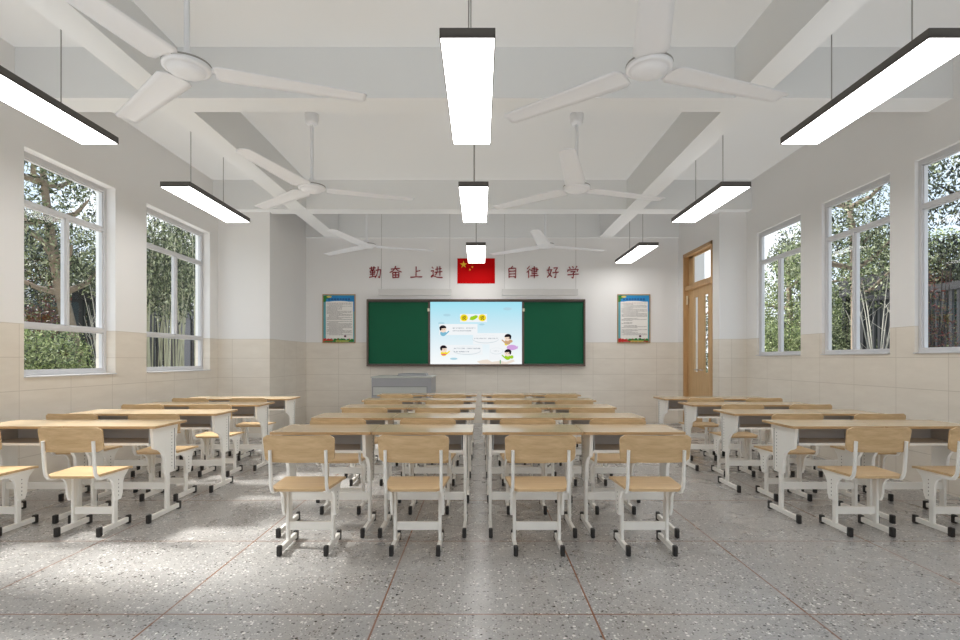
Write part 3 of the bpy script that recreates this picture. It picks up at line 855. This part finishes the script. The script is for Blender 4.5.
def tree(x, y, h, trunk_r, crown, leafm, barkm, label, n=5000, size=.075, lean=(0, 0), z_leaf=.25, seed=0, hang=0, cat='tree', name='garden_tree', nb=9):
    random.seed(seed)
    e = empty(name, (x, y, -.12), label, cat, 'trees and bushes outside the windows')
    t = MB(); base = []
    k = 9
    for i in range(k):
        f = i/(k-1)
        base.append(Vector((lean[0]*f*h+.06*math.sin(f*5+seed), lean[1]*f*h+.06*math.cos(f*4+seed)-.06, f*h*.9)))
    t.tube(base, [trunk_r*(1-.75*i/(k-1)) for i in range(k)], 9)
    l = MB(); blobs = []
    for b in range(nb):
        f = z_leaf+(1-z_leaf)*(b+.5)/nb; p = base[min(k-1, int(f*(k-1)))]
        ang = b*2.4+seed; rr = crown*random.uniform(.35, .75)
        q = p+Vector((math.cos(ang)*rr, math.sin(ang)*rr, random.uniform(.1, .6)))
        mid = p.lerp(q, .5)+Vector((0, 0, -.1)); mid += Vector((random.uniform(-.1, .1),)*3)
        t.tube([p, mid, q, q+(q-mid)*.4], [trunk_r*.4, trunk_r*.28, trunk_r*.15, trunk_r*.06], 6)
        blobs.append((q, crown*random.uniform(.4, .65)))
    t.build('trunk', barkm, e)
    for q, r in blobs: leaves(l, q, (r, r, r*.85), n//nb, size, 0, hang)
    l.build('foliage', leafm, e)
    return e
def bush(x, y, r, h, leafm, label, n=4000, size=.06, seed=0):
    random.seed(seed)
    e = empty('garden_bush', (x, y, -.12), label, 'bush', 'trees and bushes outside the windows')
    t = MB()
    for k in range(7):
        a = k*.9; t.tube([(0, 0, 0), (math.cos(a)*r*.3, math.sin(a)*r*.3, h*.5), (math.cos(a)*r*.6, math.sin(a)*r*.6, h*.9)], [.025, .015, .006], 5)
    t.build('stem', 'barkdark', e)
    l = MB()
    for k in range(8):
        a = k*.785; leaves(l, (math.cos(a)*r*.5, math.sin(a)*r*.5, h*random.uniform(.3, .7)), (r*.6, r*.6, h*.4), n//8, size)
    l.build('foliage', leafm, e)
def bamboo(x, y, n, h, label, seed, spread=1.0, leafn=3500):
    random.seed(seed)
    e = empty('bamboo_clump', (x, y, -.12), label, 'bamboo', 'trees and bushes outside the windows')
    t = MB(); l = MB()
    for k in range(n):
        bx, by = random.uniform(-spread, spread), random.uniform(-spread, spread)
        lx, ly = random.uniform(-.12, .12), random.uniform(-.12, .12); hh = h*random.uniform(.8, 1.05)
        t.tube([(bx, by, 0), (bx+lx*hh*.3, by+ly*hh*.3, hh*.5), (bx+lx*hh, by+ly*hh, hh)], [.018, .015, .006], 6)
        leaves(l, (bx+lx*hh*.8, by+ly*hh*.8, hh*.8), (.5, .5, hh*.26), leafn//n, .08, 0, 1.6)
    t.build('cane', 'bamboo', e); l.build('foliage', 'leafA', e)
def fence(name_y0, y1, x, z1, label):
    e = empty('slat_fence', (x, name_y0, -.12), label, 'fence'); L = y1-name_y0
    m = MB(); k = int(L/.14)
    for i in range(k): m.box(-.02, .02, i*.14, i*.14+.055, .1, z1)
    m.build('slat_panel', 'fence', e)
    r = MB(); r.box(-.04, .04, 0, L, z1-.06, z1+.06); r.box(-.035, .035, 0, L, .12, .2); r.build('rail', 'fence', e)
    for i in range(3):
        MB().box(-.06, .06, L*i/2-.06, L*i/2+.06, 0, z1+.15).build('fence_post', 'fence', e)

# left garden
def twigs(x, y, h, n, mat, label, seed):
    random.seed(seed)
    e = empty('bare_shrub', (x, y, -.12), label, 'shrub', 'trees and bushes outside the windows')
    m = MB()
    for k in range(n):
        a = random.uniform(0, 6.28); r = random.uniform(.15, .6); hh = h*random.uniform(.6, 1)
        p = [(math.cos(a)*r*t**1.5, math.sin(a)*r*t**1.5, hh*t*(1.25-.25*t)) for t in (0, .25, .5, .75, 1)]
        m.tube(p, [.016, .013, .010, .007, .003], 5)
        q = Vector(p[3])
        m.tube([q, q+Vector((random.uniform(-.3, .3), random.uniform(-.3, .3), .3))], [.006, .002], 4)
    m.build('stem', mat, e)
M['pavroof'] = simple('pavilion_roof_grey', (74, 72, 74), .8, noise_amt=.06)
M['paletwig'] = simple('pale_twig', (176, 172, 160), .8, noise_amt=.1)
tree(-7.6, 10.35, 5.6, .16, 1.5, 'leafA', 'bark', 'leaning pale-barked tree outside the near left window', 2600, .08, (.0, -.19), .5, 1, nb=10)
tree(-10.8, 13.6, 4.4, .16, 1.8, 'leafB', 'barkdark', 'dark tree behind the leaning tree outside the left windows', 6000, .09, (0, -.05), .1, 2)
tree(-11.2, 16.2, 4.8, .14, 1.9, 'leafA', 'bark', 'broad green tree farther back outside the near left window', 5000, .10, (0, 0), .05, 3)
tree(-14.0, 17.5, 6.0, .15, 2.0, 'leafA', 'bark', 'tall green tree at the back of the left garden', 4500, .11, (0, 0), .05, 4)
tree(-10.2, 18.6, 5.6, .15, 1.7, 'leafB', 'barkdark', 'dark tree beyond the far left window', 4500, .10, (0, 0), .05, 5, hang=1)
bush(-7.4, 8.9, .8, 1.9, 'leafC', 'bright green bush low outside the near left window', 4500, .06, 6)
bush(-9.3, 11.3, .9, 2.9, 'leafR', 'reddish-leaved bush outside the near left window', 4000, .07, 7)
bush(-9.4, 9.6, 1.0, 2.7, 'leafA', 'rounded green bush left of the red-leaved bush', 4500, .08, 8)
bamboo(-6.5, 11.3, 30, 4.6, 'bamboo clump with hanging leaves outside the far left window', 9, .7, 3200)
bamboo(-8.6, 15.2, 20, 5.2, 'farther bamboo clump outside the far left window', 10, .9, 3000)
fence(10.25, 14.6, -7.75, 2.55, 'black vertical slat fence in the left garden')
twigs(-7.0, 9.9, 2.9, 16, 'paletwig', 'pale bare shrub before the black fence in the left garden', 22)
e = empty('garden_pillar', (-7.1, 12.6, -.12), 'grey rendered pillar behind the bamboo outside the far left window', 'pillar')
MB().box(-.12, .12, -.22, .22, 0, 2.3, bev=.01).build('shaft', 'hut', e); MB().box(-.16, .16, -.26, .26, 2.3, 2.38, bev=.01).build('cap', 'hut', e)
tree(-9.2, 5.6, 4.6, .14, 1.4, 'leafA', 'bark', 'green tree outside the left wall beside the nearest window', 2500, .09, (0, 0), .4, 21)

# right garden
tree(7.5, 10.45, 5.6, .14, 1.5, 'leafA', 'bark', 'pale-barked tree with bare branches outside the middle right window', 2600, .08, (.0, .10), .5, 11, nb=10)
tree(11.0, 13.9, 4.7, .15, 1.9, 'leafC', 'bark', 'light green tree behind the pale-barked tree on the right', 5500, .10, (0, 0), .05, 12)
tree(9.0, 15.6, 5.0, .14, 1.5, 'leafC', 'bark', 'light green tree outside the far right window', 5500, .09, (0, 0), .0, 13)
tree(6.3, 15.6, 3.2, .1, 1.0, 'leafA', 'bark', 'small green tree outside the classroom door', 3500, .07, (0, 0), .1, 31)
tree(12.4, 19.5, 6.0, .16, 2.2, 'leafA', 'bark', 'tall tree at the back beyond the far right window', 5000, .12, (0, 0), .0, 14)
tree(10.6, 10.7, 5.4, .15, 1.5, 'leafB', 'barkdark', 'dark tree with drooping leaves outside the nearest right window', 5500, .10, (0, 0), .35, 15, hang=1.2)
bush(7.6, 13.4, .8, 2.2, 'leafC', 'yellow-green bush below the far right window', 4500, .07, 16)
bush(7.9, 11.7, .7, 2.6, 'leafA', 'green bush below the middle right window', 4500, .07, 17)
bush(6.6, 7.75, .3, 2.9, 'leafR', 'slim reddish bush outside the nearest right window', 700, .05, 18)
fence(8.1, 10.5, 7.55, 2.5, 'black vertical slat fence in the right garden')
twigs(7.15, 9.6, 3.0, 16, 'paletwig', 'pale bare shrub before the black fence in the right garden', 23)
e = empty('garden_pavilion', (9.0, 11.2, -.12), 'dark flat-roofed pavilion behind the right garden fence', 'pavilion')
MB().box(-.8, .1, -.4, 1.0, 2.75, 3.1).build('pavilion_roof', 'pavroof', e)
for a, b in ((-.7, -.3), (0, -.3), (-.7, .9), (0, .9)): MB().box(a-.06, a+.06, b-.06, b+.06, 0, 2.75).build('pavilion_post', 'fence', e)
MB().box(-.6, -.1, .85, .93, 0, 2.75).build('pavilion_wall', 'fence', e)
# dense distant hedges
for side, lab in ((-1, 'long dense tree belt at the back of the left garden'), (1, 'long dense tree belt at the back of the right garden')):
    random.seed(40+side); l = MB()
    for k in range(26):
        leaves(l, (side*random.uniform(15.5, 17.5), 4+k*1.15, random.uniform(.8, 2.6)), (1.6, 1.3, 1.6), 420, .17)
    o = l.build('tree_belt', 'leafB', kind='stuff'); tag(o, lab, 'hedge')

# ------------------------------------------------------------------ light, world, camera
w = bpy.data.worlds.new('sky'); SC.world = w; w.use_nodes = True
nt = w.node_tree; bg = nt.nodes['Background']
tc = nt.nodes.new('ShaderNodeTexCoord'); sp = nt.nodes.new('ShaderNodeSeparateXYZ'); nt.links.new(tc.outputs['Generated'], sp.inputs[0])
rp = nt.nodes.new('ShaderNodeValToRGB'); nt.links.new(sp.outputs[2], rp.inputs[0])
rp.color_ramp.elements[0].position = 0; rp.color_ramp.elements[0].color = (.56, .62, .68, 1)
rp.color_ramp.elements[1].position = .6; rp.color_ramp.elements[1].color = (.28, .42, .60, 1)
nz = nt.nodes.new('ShaderNodeTexNoise'); nz.inputs['Scale'].default_value = 3.0; nz.inputs['Detail'].default_value = 4
nt.links.new(tc.outputs['Generated'], nz.inputs['Vector'])
mx = nt.nodes.new('ShaderNodeMix'); mx.data_type = 'RGBA'
mr_ = nt.nodes.new('ShaderNodeMapRange'); mr_.inputs[1].default_value = .45; mr_.inputs[2].default_value = .65
nt.links.new(nz.outputs['Fac'], mr_.inputs[0]); nt.links.new(mr_.outputs[0], mx.inputs[0])
nt.links.new(rp.outputs[0], mx.inputs[6]); mx.inputs[7].default_value = (.85, .86, .87, 1)
nt.links.new(mx.outputs[2], bg.inputs[0]); 
sx_ = nt.nodes.new('ShaderNodeMapRange'); sx_.inputs[1].default_value = -.02; sx_.inputs[2].default_value = -.12; sx_.inputs[3].default_value = 1.15; sx_.inputs[4].default_value = 1.5
nt.links.new(sp.outputs[2], sx_.inputs[0]); nt.links.new(sx_.outputs[0], bg.inputs[1])

sd = bpy.data.lights.new('sun', 'SUN'); sd.energy = 5.0; sd.angle = R(9); sd.color = (1, .97, .93)
so = bpy.data.objects.new('sun', sd); COL.objects.link(so)
so.rotation_euler = Vector((1.0, -.12, -.95)).to_track_quat('-Z', 'Y').to_euler()

ud = bpy.data.lights.new('added_upward_fill', 'SUN'); ud.energy = .55; ud.angle = R(60); ud.color = (1, .99, .98); ud.use_shadow = False  # added shadowless sun from below, stands in for light off the floor
try: ud.cycles.cast_shadow = False
except Exception: pass
uo = bpy.data.objects.new('added_upward_fill', ud); COL.objects.link(uo); uo.rotation_euler = Vector((.25, .1, 1)).to_track_quat('-Z', 'Y').to_euler()
cam = bpy.data.cameras.new('camera'); co = bpy.data.objects.new('camera', cam); COL.objects.link(co)
cam.sensor_width = 36; cam.lens = 533.3/960*36; cam.clip_start = .05; cam.clip_end = 200
cam.shift_x = -.5/960; cam.shift_y = 39.5/960
co.location = (0, 0, 1.2); co.rotation_euler = (R(90), 0, 0); SC.camera = co

SC.view_settings.view_transform = 'Standard'; SC.view_settings.look = 'None'; SC.view_settings.exposure = EXPO; SC.view_settings.gamma = 1
cy = SC.cycles
cy.max_bounces = 8; cy.diffuse_bounces = 6; cy.glossy_bounces = 3; cy.transmission_bounces = 4; cy.transparent_max_bounces = 10
cy.sample_clamp_indirect = 8; cy.use_denoising = True; cy.caustics_reflective = False; cy.caustics_refractive = False
